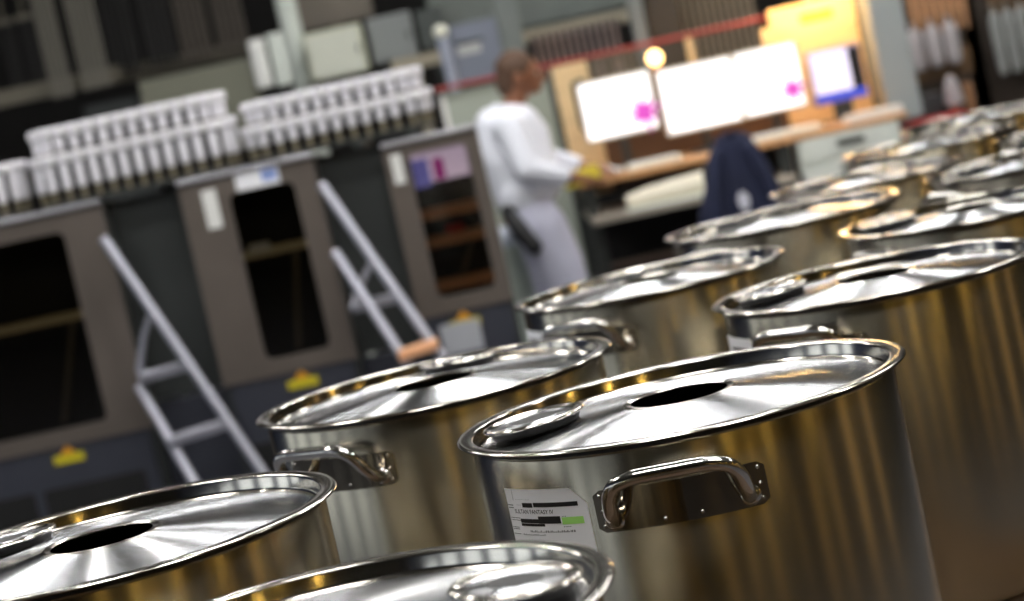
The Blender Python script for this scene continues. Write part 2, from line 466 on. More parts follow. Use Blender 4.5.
def make_label(t):
    if not LAB:
        W_, H_, cut = .142, .118, .022
        b = MB(); n = 28; v = []; f = []
        for i in range(n + 1):
            x = W_ * i / n; top = 0 if x < W_ - cut else -(x - (W_ - cut)) * .95
            for off in (-.0005, 0): v += [lp(x, -H_, off), lp(x, top, off)]
        for i in range(n):
            a, c = 4 * i, 4 * i + 4
            f += [(a + 2, c + 2, c + 3, a + 3), (a, a + 1, c + 1, c), (a + 1, a + 3, c + 3, c + 1), (a, c, c + 2, a + 2)]
        f += [(0, 2, 3, 1), (4 * n, 4 * n + 1, 4 * n + 3, 4 * n + 2)]
        b.add(v, f); k = b; k.cur = 1
        lrect(k, .056, .129, -.034, -.0255, .0003); lrect(k, .034, .054, -.035, -.0262, .0003, 4)
        lrect(k, .060, .098, -.066, -.052, .0003); lrect(k, .024, .060, -.0655, -.0575, .0003, 4); lrect(k, .024, .070, -.0715, -.0665, .0003, 6)
        lrect(k, .000, .014, -.0325, -.0310, .0003, 2); lrect(k, .002, .014, -.0375, -.036, .0003, 2)
        for z in (-.056, -.0605): lrect(k, .002, .024, z - .001, z, .0003, 3)
        for z in (-.0745, -.078, -.0875): lrect(k, .002, .018, z - .0012, z, .0003, 3)
        tx = k; v, f = text_mesh('SULTAN FANTASY IV', .0092)
        w = max(p[0] for p in v); tx.add([lp(.015 + p[0] * .074 / w, -.0472 + p[1] * 1.25, .0004) for p in v], f)
        k.cur = 3; lrect(k, .100, .133, -.068, -.0545, .0003, 4); k.cur = 2; gl = k; rnd = random.Random(3)
        for z0, z1, xs, xe in ((-.0835, -.0795, .040, .118), (-.0535, -.0522, .101, .107), (-.0735, -.072, .101, .111), (-.020, -.0195, .022, .05), (-.0312, -.0302, .022, .032), (-.0895, -.0868, .024, .066)):
            x = xs
            while x < xe:
                w_ = rnd.uniform(.001, .0022); lrect(gl, x, x + w_, z0, z1 if rnd.random() < .7 else (z0 + z1) / 2, .0003, 1); x += w_ + rnd.uniform(.0006, .0016)
        lrect(gl, .0165, .0172, -.022, -.001, .0003, 1)
        LAB['p'] = (b, [PAPER, INK, INKG, GREEN])
    p = inst('L_p', 'paper_label', t, LAB['p'])
    p['label'] = 'white printed paper label with black bars and a green mark'




make_pot(.196, 2.901, .520, .0083, -5, 167, 'large steel pot in the front centre with a white printed label left of its handle', True)
make_pot(-.160, 3.610, .5142, .0108, -39, 78, 'steel pot with its side handle facing left, just left behind the labelled pot')
make_pot(-.587, 2.746, .5199, .0145, -45, 140, 'steel pot at the lower left edge showing its lid hole and dark brown wall')
make_pot(-.248, 2.026, .4821, -.0113, -20, 4, 'nearest steel pot, only the top of its lid showing along the bottom edge')
make_pot(.645, 3.809, .4945, -.0047, -28, 154, 'steel pot at the right edge, right behind the front centre pot', True)
make_pot(.298, 4.599, .4971, -.0012, -31, 95, 'steel pot in the middle distance in front of the person in white', True)
make_pot(1.020, 4.628, .4893, -.0071, -40, 150, 'third pot back in the right-hand row, cut by the right edge')
make_pot(.715, 5.393, .5058, .0056, -35, 120, 'blurred steel pot in front of the chair with the navy jacket')
make_pot(1.085, 6.212, .4776, -.0138, -35, 140, 'blurred steel pot in front of the grey drawer cabinet')
make_pot(1.412, 5.501, .4985, 0, -50, 150, 'fourth pot back in the right-hand row, at the right edge')
make_pot(1.455, 7.020, .49, 0, -35, 130, 'far blurred pot in front of the red box')
make_pot(1.800, 6.330, .49, 0, -45, 150, 'far pot at the right edge beside the pot before the red box')
make_pot(1.830, 7.860, .49, 0, -35, 130, 'furthest blurred pot of the left-hand row, at the right edge')

# ================================================================== dispensing cabinets along the left
CY = 9.0
BRZ = mat('bronze_grey_sheet', (112, 103, 96), .42, .5, noise=.1, scale=3)
DKG = mat('dark_grey_sheet', (66, 69, 68), .4, .4, noise=.1, scale=3)
LOW_SHADE = mat('shaded_base_sheet', (56, 58, 68), .5, .2, noise=.1, scale=3)  # weaker, bluer light low on the cabinets, put into the sheet colour
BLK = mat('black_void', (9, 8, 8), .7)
DGL = glass('dark_window_glass', (216, 212, 204))
OLIVE = mat('olive_bar', (116, 108, 88), .5); BARM = mat('pale_olive_bar', (220, 206, 172), .5)
ALU = mat('aluminium', (200, 200, 206), .35, .85)
YEL = mat('yellow_sticker', (206, 190, 24), .6)
ORG = mat('orange_sticker', (220, 150, 30), .6)
WHT = mat('white_plastic', (228, 228, 224), .5)
COP = mat('copper_wood', (190, 122, 80), .5, noise=.2, scale=6)
LIL = mat('lilac_white_plastic', (240, 238, 244), .45)
GAP = mat('brown_core', (34, 29, 26), .7)


def cabinet(x0, x1, wx0, wx1, wz0, wz1, ztop, label, depth=.7, style=0):
    t = thing('dispensing_cabinet', label, 'cabinet', ((x0 + x1) / 2, CY, 0), 0, 'dispensing cabinets along the left')
    y0, y1 = CY, CY + depth
    P = lambda b, n, mt, par=None, **k: b.build(n, mt, par or t, **k)
    zb = wz0 - .07
    b = MB(); b.frame((x0, x1), (zb, ztop), (wx0, wx1), (wz0, wz1), .035, y0, y0 + .03)
    P(b, 'front_panel', BRZ)
    b = MB(); b.box(x0, x0 + .02, y0 + .03, y1, 0, ztop); b.box(x1 - .02, x1, y0 + .03, y1, 0, ztop); b.box(x0 + .02, x1 - .02, y1 - .02, y1, 0, ztop); b.box(x0 + .02, x1 - .02, y0 + .03, y1 - .02, ztop - .02, ztop); b.box(x0 + .02, x1 - .02, y0 + .03, y1 - .02, zb - .02, zb)
    P(b, 'carcass', DKG)
    b = MB(); b.box(x0, x1, y0 - .02, y0 + .02, ztop, ztop + .02); P(b, 'top_edge', ALU, bevel=.004)
    b = MB(); b.box(wx0 - .01, wx1 + .01, y0 + .032, y0 + .037, wz0 - .01, wz1 + .01); P(b, 'window', DGL)
    b = MB(); b.box(x0 + .022, x1 - .022, y0 + .012, y0 + .03, .04, zb)
    base = P(b, 'base_panel', LOW_SHADE, bevel=.004)
    w = (x1 - x0)
    b = MB()
    for i in range(2):
        a = x0 + .06 + i * (w - .1) / 2; b.prism(rrect(a, a + (w - .18) / 2, .13, min(.36, zb - .12), .015), y0 + .006, y0 + .0125)
    P(b, 'vent_recess', BLK, base)
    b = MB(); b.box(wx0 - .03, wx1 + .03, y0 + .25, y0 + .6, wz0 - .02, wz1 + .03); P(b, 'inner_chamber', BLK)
    cx = (wx0 + wx1) / 2
    if style < 2:
        zs = wz1 - (wz1 - wz0) * (.46 if style == 0 else .4)
        b = MB(); b.box(wx0 - .02, wx1 + .01, y0 + .05, y0 + .09, zs, zs + .035); P(b, 'inner_bar', BARM)
        b = MB(); b.tube([(wx1 - .06, y0 + .07, zs), (wx1 - .2 if style == 0 else wx1 - .14, y0 + .07, wz0 + .02)], .012, 8); P(b, 'inner_strut', OLIVE)
        b = MB(); b.prism(rrect(wx0 + .03, wx0 + .12, zs + .02, zs + .06, .01), y0 + .042, y0 + .052); P(b, 'nozzle', WHT)
    else:
        for zz, mt in ((.155, BLK), (.27, COP), (.39, COP), (.58, COP)):
            z = wz1 - zz
            if mt is COP: P(MB().box(wx0 - .02, wx1 + .02, y0 + .045, y0 + .2, z - .018, z + .024), 'inner_shelf', mat('pale_copper_shelf', (236, 168, 122), .5))
        b = MB().box(wx0 + .005, wx1 - .005, y0 + .10, y0 + .12, wz1 - .135, wz1 - .005)
        s = P(b, 'display', mat('violet_glow_panel', (200, 190, 220), .3, emit=(206, 190, 226), estr=.55))  # violet emissive panel with magenta and blue marks, set behind the glass
        P(MB().box(wx0 + .095, wx0 + .14, y0 + .095, y0 + .10, wz1 - .13, wz1 - .04), 'magenta_mark', mat('magenta_glow_mark', (150, 40, 130), .3, emit=(150, 40, 130), estr=.5), s)
        P(MB().box(wx0 + .005, wx0 + .075, y0 + .096, y0 + .10, wz1 - .15, wz1 - .03), 'blue_side', mat('blue_glow_mark', (90, 90, 190), .3, emit=(110, 110, 190), estr=.5), s)
        P(MB().prism(rrect(wx0 + .09, wx0 + .17, wz1 - .365, wz1 - .33, .01), y0 + .07, y0 + .12), 'red_block', mat('red_plastic', (190, 30, 24), .5))
        P(MB().tube([(wx1 - .07, y0 + .16, wz1 - .42), (wx1 - .15, y0 + .16, wz0 + .02)], .010, 8), 'inner_strut', OLIVE)
    # warning sticker: bar with a triangle on it
    cx += (.12 if style == 0 else -.04 if style == 2 else -.01)
    k = MB(); k.box(cx - .065, cx + .065, y0 + .006, y0 + .0115, zb - .072, zb - .038); st = P(k, 'warning_sticker', YEL, base)
    k = MB(); k.prism([(cx - .035, zb - .035), (cx + .035, zb - .035), (cx, zb + .004)], y0 + .006, y0 + .0115); P(k, 'warning_triangle', ORG, base)
    return settle(t)


def paper(root, px0, px1, name='paper_notice', mt=None):
    pass


def u2(px, py): return W(px, py, CY)


def sheet(root, px, py, w, h, name, mt, y=None):
    p = u2(px, py); y = CY if y is None else y
    o = MB().prism(rrect(-w / 2, w / 2, -h / 2, h / 2, .004, 2), -.004, -.0005).build(name, mt, root)
    o.location = Vector((p.x, y, p.z)) - root.location
    return o


c1 = cabinet(-2.66, -1.60, -2.42, -1.78, .60, 1.42, 1.50, 'leftmost dispensing cabinet with the widest dark window', style=0)
c2 = cabinet(-1.27, -.69, -1.07, -.79, .70, 1.42, 1.50, 'middle dispensing cabinet with a narrow dark window between the two ladders', style=1)
c3 = cabinet(-.40, .01, -.30, -.05, .80, 1.42, 1.47, 'right-hand dispensing cabinet with copper shelves behind its window beside the person', style=2)
sheet(c2, 212, 209, .060, .165, 'paper_notice', WHT)
n = sheet(c2, 257, 178, .185, .075, 'paper_notice', PAPER); n2 = MB().box(.02, .085, -.006, -.004, -.02, .03).build('printed_patch', mat('blue_print', (140, 160, 215), .6), n)
sheet(c3, 398, 169, .045, .125, 'paper_notice', WHT)
sheet(c3, 462, 337, .17, .13, 'paper_notice', mat('grey_paper', (170, 172, 178), .6), y=CY + .006)
for x0, x1, lab in ((-1.60, -1.27, 'dark recessed grey panel between the left and middle cabinets'), (-.69, -.40, 'dark recessed grey panel between the middle and right cabinets')):
    t = thing('filler_panel', lab, 'panel', ((x0 + x1) / 2, CY + .2, 0))
    MB().box(x0, x1, CY + .2, CY + .24, .62, 1.49).build('upper_sheet', DKG, t); MB().box(x0, x1, CY + .19, CY + .24, 0, .6).build('lower_sheet', LOW_SHADE, t, bevel=.004)
    settle(t)


def stadium(x0, x1, hd, n_arc):
    """points and headings round a stadium, front side first, then the two rounded ends"""
    r = hd; pts = []
    a, b = x0 + r, x1 - r
    return a, b, r


CAN = {}


def carousel(x0, x1, yc, zp, zq, zbase, label, upper=True, hd=.17, pitch=.062):
    t = thing('canister_carousel', label, 'carousel', ((x0 + x1) / 2, yc, zbase), 0, 'canister carousels on the cabinets')

    def outline(x0, x1, hd, z0, z1):
        a, b = x0 + hd, x1 - hd; o = []
        for i in range(13): o.append((b + hd * math.cos(-PI / 2 + PI * i / 12), yc + hd * math.sin(-PI / 2 + PI * i / 12)))
        for i in range(13): o.append((a + hd * math.cos(PI / 2 + PI * i / 12), yc + hd * math.sin(PI / 2 + PI * i / 12)))
        n = len(o)
        return [(x, y, z0) for x, y in o] + [(x, y, z1) for x, y in o], [tuple(range(n - 1, -1, -1)), tuple(range(n, 2 * n))] + [(i, (i + 1) % n, n + (i + 1) % n, n + i) for i in range(n)]

    def slab(name, ins, z0, z1, mt):
        v, f = outline(x0 + ins, x1 - ins, hd - ins, z0, z1); return MB().add(v, f).build(name, mt, t, bevel=.004)

    def ring(z0, z1, ins, h_foot):
        a, b = x0 + hd, x1 - hd; R = hd - ins; L = b - a; path = []
        nf = max(1, round(L / pitch))
        for i in range(nf + 1): path.append((a + L * i / nf, yc - R))
        na = round(PI * R * .62 / pitch)
        for i in range(1, na + 1):
            g = -PI / 2 + PI * .62 * i / na; path.append((b + R * math.cos(g), yc + R * math.sin(g)))
            g = -PI / 2 - PI * .62 * i / na; path.append((a + R * math.cos(g), yc + R * math.sin(g)))
        for x, y in path:
            key = 'can%d_%d' % (round(z1 * 100), round(z0 * 100))
            if key not in CAN:
                H = z1 - z0; q = MB()
                q.cur = 0; q.lathe([(0, H), (.026, H), (.031, H - .006), (.031, H - .030), (.027, H - .036), (.0195, H - .040), (.0195, h_foot + .014), (.017, h_foot + .004), (.013, h_foot)], 16)
                q.cur = 1; q.lathe([(.013, h_foot), (.011, .01), (.012, 0), (0, 0)], 16)
                o = q.build('canister', [LIL, OLIVE], t); CAN[key] = o
            else:
                o = CAN[key].copy(); C.objects.link(o); o.parent = t
            o.location = (x, y, z0)
    slab('base_ring', .02, zbase, zbase + .016, DKG)
    slab('core', .085, zbase + .016, (zq if upper else zp) - .04, GAP)
    slab('lower_plate', .012, zp - .034, zp - .008, WHT)
    ring(zbase + .016, zp + .004, .03, .05)
    if upper:
        slab('upper_plate', .034, zq - .034, zq - .008, WHT)
        ring(zp + .004, zq + .004, .055, .012)
    return settle(t)


carousel(-1.90, -.985, CY + .22, 1.735, 1.850, 1.52, 'white two-tier canister carousel on top of the left cabinets')
carousel(-.985, -.14, CY + .22, 1.675, 1.775, 1.52, 'white two-tier canister carousel above the middle cabinet and right ladder')
carousel(-2.86, -1.91, CY + .22, 1.745, 1.85, 1.52, 'white canister carousel cut by the left edge of the photo', upper=False)


# ------------------------------------------------------------------ step ladders
def P3(px, py, Y): return tuple(W(px, py, Y))


LADM = mat('ladder_aluminium', (172, 172, 182), .4, .7)


def ladder(label, high, low, rungs, post=None):
    t = thing('step_ladder', label, 'ladder', (low[1][0], 8.55, 0), 0, 'aluminium ladders against the cabinets')

    def dn(a, b):  # carry a rail on to the floor
        a, b = Vector(a), Vector(b); k = (b.z - .0) / (a.z - b.z); return b + (b - a) * k
    for a, b, name in ((high[0], high[1], 'handrail'), (low[0], low[1], 'stringer')):
        a, b = Vector(a), Vector(b); c = dn(a, b)
        MB().tube([a, a + (c - a) * .5, c], .021, 12).build(name, LADM, t)
    for (a, b, mt) in rungs:
        a, b = Vector(a), Vector(b); d = (b - a).normalized()
        q = MB(); u = Vector((0, .045, 0)); z = Vector((0, 0, .020))
        v = [a - u - z, b - u - z, b + u - z, a + u - z, a - u + z, b - u + z, b + u + z, a + u + z]
        q.add(v, [(0, 3, 2, 1), (4, 5, 6, 7), (0, 1, 5, 4), (1, 2, 6, 5), (2, 3, 7, 6), (3, 0, 4, 7)]).build('tread', mt, t, bevel=.006)
    if post: MB().tube([Vector(p) for p in post], .014, 10).build('support_post', LADM, t)
    return settle(t)


ya, yb = 8.86, 8.62
ladder('bare aluminium step ladder leaning left of the middle cabinet', (P3(103, 238, ya), P3(260, 468, yb)), (P3(139, 386, ya), P3(192, 478, yb)),
       [(P3(140, 378, ya - .02), P3(192, 364, ya - .02), LADM), (P3(171, 441, yb + .08), P3(228, 423, yb + .08), LADM), (P3(206, 500, yb), P3(262, 486, yb), LADM)],
       [P3(150, 316, ya), P3(144, 335, ya), P3(139, 372, ya)])
ladder('aluminium step ladder with copper-coloured tread leaning before the right cabinet', (P3(321, 184, ya), P3(434, 346, yb)), (P3(335, 252, ya), P3(404, 358, yb)),
       [(P3(352, 308, ya), P3(398, 297, ya), LADM), (P3(399, 356, yb - .05), P3(438, 343, yb - .05), mat('copper_tread', (232, 172, 128), .5))],
       [P3(372, 262, ya + .06), P3(358, 290, ya + .06), P3(352, 310, ya + .02)])

# ================================================================== the workstation
DY = 11.0
WOODL = mat('light_wood', (222, 192, 146), .5, noise=.1, scale=4, stretch=(1, 1, 8))
WOODD = mat('bench_wood', (196, 146, 98), .5, noise=.2, scale=4, stretch=(8, 1, 1))
GRYP = mat('pale_grey_panel', (214, 218, 210), .6, noise=.05)
REDP = mat('red_rail_paint', (158, 50, 44), .5)
GRY = mat('grey_sheet', (120, 124, 124), .5, .2)
# partition behind the person
t = thing('partition_screen', 'pale grey-green partition screen behind the person', 'screen', (.2, 11.55, 0))
MB().box(-.12, .44, 11.55, 11.59, .3, 1.65).build('panel', mat('partition_fabric', (156, 162, 150), .8), t, bevel=.004); MB().box(.44, .465, 11.54, 11.6, 0, 1.65).build('post', DKG, t); MB().box(-.145, -.12, 11.54, 11.6, 0, 1.65).build('post', WHT, t)
settle(t)
tag(MB().tube([(-.16, 11.52, 1.677), (2.1, 11.52, 1.677)], .0115, 10).build('red_rail', REDP), 'thin red rail running above the monitors and partition', 'rail')
# hutch boards
t = thing('wooden_backboard', 'light wooden backboard of the workstation behind the monitors', 'board', (1.3, 11.45, 0))
MB().box(.47, .66, 11.45, 11.49, .95, 1.66).build('left_board', WOODL, t, bevel=.003); MB().box(1.66, 2.12, 11.45, 11.49, .95, 1.71).build('right_board', WOODL, t, bevel=.003)
MB().box(.66, 1.66, 11.46, 11.49, .95, 1.50).build('low_board', mat('shaded_board', (92, 66, 46), .6, noise=.2), t, bevel=.003)  # dark brown carries the shade below the monitors in its colour
MB().box(1.60, 1.67, 11.43, 11.47, 1.5, 1.62).build('bracket', WOODL, t)
MB().box(1.20, 1.235, 11.43, 11.47, 1.5, 1.66).build('bracket', WOODL, t)
nn = MB().prism(rrect(1.82, 2.0, 1.60, 1.655, .006, 2), 11.444, 11.45).build('paper_note', mat('yellow_note', (236, 190, 60), .7), t)
settle(t)
tag(MB().box(2.14, 2.32, 11.2, 11.5, 1.0, 1.9).build('side_panel', mat('side_panel_grey', (150, 156, 156), .6), bevel=.006), 'plain grey upright side panel at the right end of the workstation', 'panel')
# bench
t = thing('workbench', 'long wooden workbench under the bright monitors', 'workbench', (1.3, DY, 0))
MB().box(.45, 2.14, 10.72, 11.44, 1.035, 1.065).build('worktop', WOODD, t, bevel=.006)
MB().box(.47, 1.50, 10.46, 11.42, .855, .885).build('lower_shelf', mat('shelf_steel', (150, 142, 130), .5), t, bevel=.004)
for x in (.50, 1.50):
    for y in (10.78, 11.4): MB().box(x - .03, x + .03, y - .03, y + .03, 0, 1.035).build('leg', DKG, t, bevel=.004)
MB().box(.53, 1.47, 11.38, 11.4, .1, .855).build('back_panel', BLK, t)
MB().box(.53, 1.47, 10.78, 10.81, .60, .63).build('cross_rail', mat('rail_brown', (98, 80, 68), .5), t)
MB().box(.53, 1.47, 10.9, 11.3, .36, .38).build('bottom_shelf', mat('shelf_brown', (80, 60, 52), .6), t)
settle(t)
t = thing('drawer_cabinet', 'pale grey drawer cabinet under the right end of the workbench', 'cabinet', (1.83, DY, 0))
MB().box(1.57, 2.09, 10.73, 11.4, 0, 1.034).build('body', GRYP, t, bevel=.004)
for i, (z0, z1) in enumerate(((.915, 1.025), (.74, .90), (.52, .725), (.2, .505))):
    d = MB().box(1.585, 2.075, 10.71, 10.73, z0, z1).build('drawer', GRYP, t, bevel=.004)
    MB().prism(rrect(1.76, 1.90, z1 - .055, z1 - .025, .008, 2), 10.698, 10.709).build('handle', DKG, d)
settle(t)

SCRW = mat('lit_screen', (255, 255, 255), .3, emit=(255, 250, 252), estr=.62)
BEZ = mat('monitor_bezel', (206, 192, 170), .4)
MAG = mat('magenta_picture', (190, 70, 170), .3, emit=(190, 76, 172), estr=.4)


def monitor(x0, x1, z0, z1, y, label, rz=0, star=None, base=1.065):
    cx = (x0 + x1) / 2; w = x1 - x0
    t = thing('monitor', label, 'monitor', (cx, y, base), rz, 'bright monitors on the bench')
    zz0, zz1 = z0 - base, z1 - base
    MB().prism(rrect(-w / 2, w / 2, zz0, zz1, .012, 3), -.02, .035).build('housing', BEZ, t, bevel=.004)
    s = MB().prism(rrect(-w / 2 + .012, w / 2 - .012, zz0 + .014, zz1 - .012, .004, 2), -.0235, -.0202).build('screen', SCRW, t)
    if star:
        sx, sz, r = star; o = []
        for i in range(16):
            a = PI * i / 8 + .2; q = r * ((1.0, .42, .75, .36)[i % 4]); o.append((sx + q * math.cos(a), sz - base + q * math.sin(a)))
        MB().prism(o, -.0252, -.0236).build('screen_picture', MAG, s)
    MB().tube([(0, .02, zz0 + .05), (0, .03, .02)], .022, 12).build('stand', DKG, t)
    MB().lathe([(0, .018), (.08, .014), (.11, .004), (.11, 0), (0, 0)], 24, (0, .03, 0)).build('foot', DKG, t)
    return t


monitor(.556, .942, 1.235, 1.548, 11.08, 'left one of the bright white monitors, beside the person', .05, (.125, 1.335, .115))
monitor(.972, 1.376, 1.18, 1.527, 11.1, 'middle bright white monitor with no picture on it')
monitor(1.380, 1.716, 1.185, 1.53, 11.1, 'right one of the bright white monitors, next to the blue-edged display', 0, (.105, 1.285, .09))
# blue-edged display
t = thing('display_terminal', 'smaller display with a blue lower edge at the right of the bench', 'display', (1.912, 11.2, 1.065))
MB().prism(rrect(-.142, .142, .10, .385, .01, 3), -.02, .03).build('housing', mat('blue_grey_plastic', (150, 140, 170), .5), t, bevel=.004)
s = MB().box(-.13, .070, -.024, -.0205, .155, .372).build('screen', mat('lilac_screen', (225, 222, 245), .3, emit=(222, 216, 240), estr=.40), t)
MB().box(.074, .134, -.024, -.0205, .155, .365).build('side_strip', BLK, t)
MB().box(-.135, .135, -.024, -.0205, .108, .150).build('lower_strip', mat('blue_strip', (50, 70, 190), .4, emit=(50, 74, 190), estr=.35), t)
MB().box(-.05, .05, -.01, .02, 0.012, .12).build('stand', DKG, t); MB().box(-.12, .12, -.06, .1, 0, .012).build('foot', DKG, t, bevel=.004)


t = thing('clip_board', 'dark clipboard hung on the left wooden board beside the left monitor', 'clipboard', (.60, 11.43, 1.30))
MB().prism(rrect(-.045, .045, 0, .26, .01, 2), 0, .012).build('board', mat('dark_brown_plastic', (40, 30, 24), .5), t); MB().box(-.025, .025, -.01, 0, .235, .27).build('clip', DKG, t)
# things on the bench
def keyboard(x, y, w, label, mt, rz=0):
    t = thing('keyboard', label, 'keyboard', (x, y, 1.065), rz, 'keyboards on the bench')
    MB().prism([(-w / 2, .0), (w / 2, .0), (w / 2, .03), (-w / 2, .02)], -.08, .08).build('case', mt, t, bevel=.004)
    b = MB()
    for r in range(4):
        for k in range(12): b.box(-w / 2 + .015 + k * (w - .03) / 12, -w / 2 + .011 + (k + 1) * (w - .03) / 12, -.065 + r * .034, -.037 + r * .034, .02, .034)
    b.build('keys', WHT, t)
    return t


CREAM = mat('cream_plastic', (226, 214, 190), .5)
keyboard(.85, 10.82, .28, 'cream keyboard on the bench before the left monitor', CREAM, .06)
keyboard(1.50, 10.83, .42, 'cream keyboard on the bench in front of the right monitors', CREAM)
t = thing('paper_stack', 'stack of white sheets under the lamp at the right end of the bench', 'paper', (1.99, 10.86, 1.065), .05)
for i in range(4): MB().box(-.14 + .004 * i, .14, -.09, .09 - .005 * i, .009 * i, .009 * i + .008).build('sheet', WHT, t)
tag(MB().prism(rrect(1.285, 1.345, 1.066, 1.09, .006, 2), 10.76, 10.80).build('yellow_block', mat('yellow_pad', (244, 200, 50), .6), bevel=.003), 'small yellow pad on the bench edge right of the navy jacket', 'pad')
t = thing('fabric_roll', 'long pale cloth bolt on the lower shelf before the bench, left of the jacket', 'cloth', (.98, 10.58, .885), .02)
b = MB(); b.tube([(-.32, 0, .045), (-.2, 0, .052), (.1, 0, .062), (.3, 0, .056), (.34, 0, .05)], [.03, .045, .055, .05, .03], 16); b.build('cloth', mat('pale_cloth', (232, 224, 204), .8, bump=.3, scale=20), t)
b = MB(); b.box(-.33, .33, -.1, .1, 0, .012); b.build('tray', GRYP, t)
# round warm lamp and the strip lamp over the right board
t = thing('globe_lamp', 'small glowing warm globe lamp between the left and middle monitors', 'lamp', (1.015, 11.38, 1.5))
MB().ball((0, 0, .095), .040, 16).build('bulb', mat('warm_globe', (255, 214, 140), .4, emit=(255, 206, 128), estr=4), t); MB().lathe([(0, 0), (.03, 0), (.03, .03), (.02, .055), (0, .06)], 16).build('socket', COP, t)
t = thing('strip_lamp', 'warm strip lamp fixed above the wooden backboard', 'lamp', (1.88, 11.22, 1.83))
MB().prism([(-.26, .0), (.26, .0), (.24, .04), (-.24, .04)], -.05, .05).build('housing', GRY, t); MB().tube([(-.23, 0, -.012), (.23, 0, -.012)], .014, 10).build('tube', mat('warm_tube', (255, 210, 140), .3, emit=(255, 208, 140), estr=70), t)
MB().box(-.02, .02, .05, .229, .0, .03).box(-.02, .02, .215, .229, -.13, .0).build('arm', GRY, t)
# ------------------------------------------------------------------ chair with the navy jacket
CHX, CHY = 1.13, 10.0
t = thing('office_chair', 'office chair turned away under the navy jacket', 'chair', (CHX, CHY, 0))
BLKP = mat('black_plastic', (24, 24, 26), .5)
MB().prism(rrect(-.2, .2, -.22, .22, .06, 4), .44, .50).build('seat', BLKP, t).rotation_euler = (0, 0, 0)
t.children[-1].data.transform(Matrix(((1, 0, 0, 0), (0, 0, 1, 0), (0, 1, 0, 0), (0, 0, 0, 1))))
t.children[-1].data.flip_normals()
MB().prism(rrect(-.15, .15, .66, 1.10, .08, 4), -.20, -.16).build('backrest', BLKP, t, bevel=.01)
MB().tube([(0, -.1, .46), (0, -.22, .5), (0, -.225, .8)], .02, 10).build('back_arm', BLKP, t)
MB().tube([(0, 0, .12), (0, 0, .44)], .028, 14).build('column', POL, t)
for i in range(5):
    a = 2 * PI * i / 5 + .3
    lg = MB().tube([(0, 0, .12), (.28 * math.cos(a), .28 * math.sin(a), .075)], [.028, .018], 10).build('leg', BLKP, t)
    MB().tube([(.28 * math.cos(a) - .012 * math.sin(a), .28 * math.sin(a) + .012 * math.cos(a), .03), (.28 * math.cos(a) + .012 * math.sin(a), .28 * math.sin(a) - .012 * math.cos(a), .03)], .03, 14).build('caster', BLKP, lg)
JK = mat('navy_cloth', (22, 28, 56), .85, noise=.2, scale=6)
t = thing('jacket', 'dark navy jacket with a white emblem hung over the office chair', 'jacket', (CHX, CHY - .18, .74))
v = []; f = []; nr, ns = 16, 48
for i in range(nr + 1):
    k = i / nr; z = .44 * (1 - k)
    hw = (.075 + .115 * min(1, k * 1.25) ** .8) * (1 if k > .06 else .72); hd = (.05 + .055 * k) * (1 if k > .06 else .6); sx = .028 * (1 - k) - .012
    for j in range(ns):
        a = 2 * PI * j / ns; fo = 1 + .10 * k * math.sin(6 * a + 2.1 * k) + .05 * k * math.sin(11 * a + 1)
        v.append((sx + hw * math.cos(a) * fo, hd * math.sin(a) * fo, z + (.012 * math.sin(3 * a) if i == nr else 0)))
for i in range(nr):
    for j in range(ns): f.append((i * ns + j, i * ns + (j + 1) % ns, (i + 1) * ns + (j + 1) % ns, (i + 1) * ns + j))
f.append(tuple(range(ns)))
jb = MB().add(v, f).build('shell', JK, t, ang=180); md = jb.modifiers.new('thick', 'SOLIDIFY'); md.thickness = .008
for s, x in ((-1, -.15), (1, .165)):
    MB().limb([(x * .52, -.06, .36, .035), (x * .8, -.085, .2, .04), (x * .98, -.095, .03, .042), (x, -.095, -.03, .043)]).build('sleeve', JK, t, voxel=.012)
MB().tube([(-.05, 0, .425), (0, -.045, .44), (.06, 0, .425)], .018, 10).build('collar', JK, t)
o = []
for i in range(20): o.append((.0 + .026 * math.cos(2 * PI * i / 20), .135 + .042 * math.sin(2 * PI * i / 20)))
MB().prism(o, -.118, -.085).build('emblem', mat('white_emblem', (210, 210, 222), .7), t)

# ------------------------------------------------------------------ the person in white
PX, PY = .0, 10.42
t = thing('person', 'person in white coat and trousers leaning over the bench end, facing right', 'person', (.17, PY, 0))
SKIN = mat('skin', (136, 88, 62), .55); HAIR = mat('short_brown_hair', (84, 60, 44), .7); COAT = mat('white_coat_cloth', (232, 234, 244), .8, bump=.4, scale=12); TRS = mat('white_trouser_cloth', (196, 196, 214), .8, bump=.4, scale=12)


def rel(l): return [(p[0] - .17, p[1], p[2], p[3]) for p in l]


b = MB()
# skull, jaw, nose, ears, neck, facing +X with the chin down a little
b.ball((.10, 0, 1.665), .088, 20, (1.12, .88, 1.12)); b.ball((.135, 0, 1.60), .055, 16, (1.1, .9, .95)); b.ball((.168, 0, 1.572), .024, 12)
b.limb([(.198, 0, 1.655, .010), (.222, 0, 1.622, .014), (.205, 0, 1.612, .012)], 10)
b.ball((.188, 0, 1.592), .013, 10, (1, 1.9, .8)); b.ball((.186, 0, 1.579), .012, 10, (1, 1.7, .8)); b.ball((.185, 0, 1.675), .02, 12, (.8, 2.2, .6))
for s in (-1, 1): b.ball((.085, s * .080, 1.64), .026, 10, (.8, .4, 1.25))
b.limb([(.085, 0, 1.63, .055), (.05, 0, 1.53, .058), (.02, 0, 1.44, .075)])
b.limb([(.0, -.0, 1.40, .12), (-.01, 0, 1.2, .12), (-.01, 0, 1.0, .125)])
ARMS = [[(-.0, -.17, 1.425, .055), (.03, -.235, 1.21, .043), (.25, -.17, 1.115, .031)], [(.01, .17, 1.425, .055), (.14, .24, 1.22, .043), (.33, .10, 1.14, .031)]]
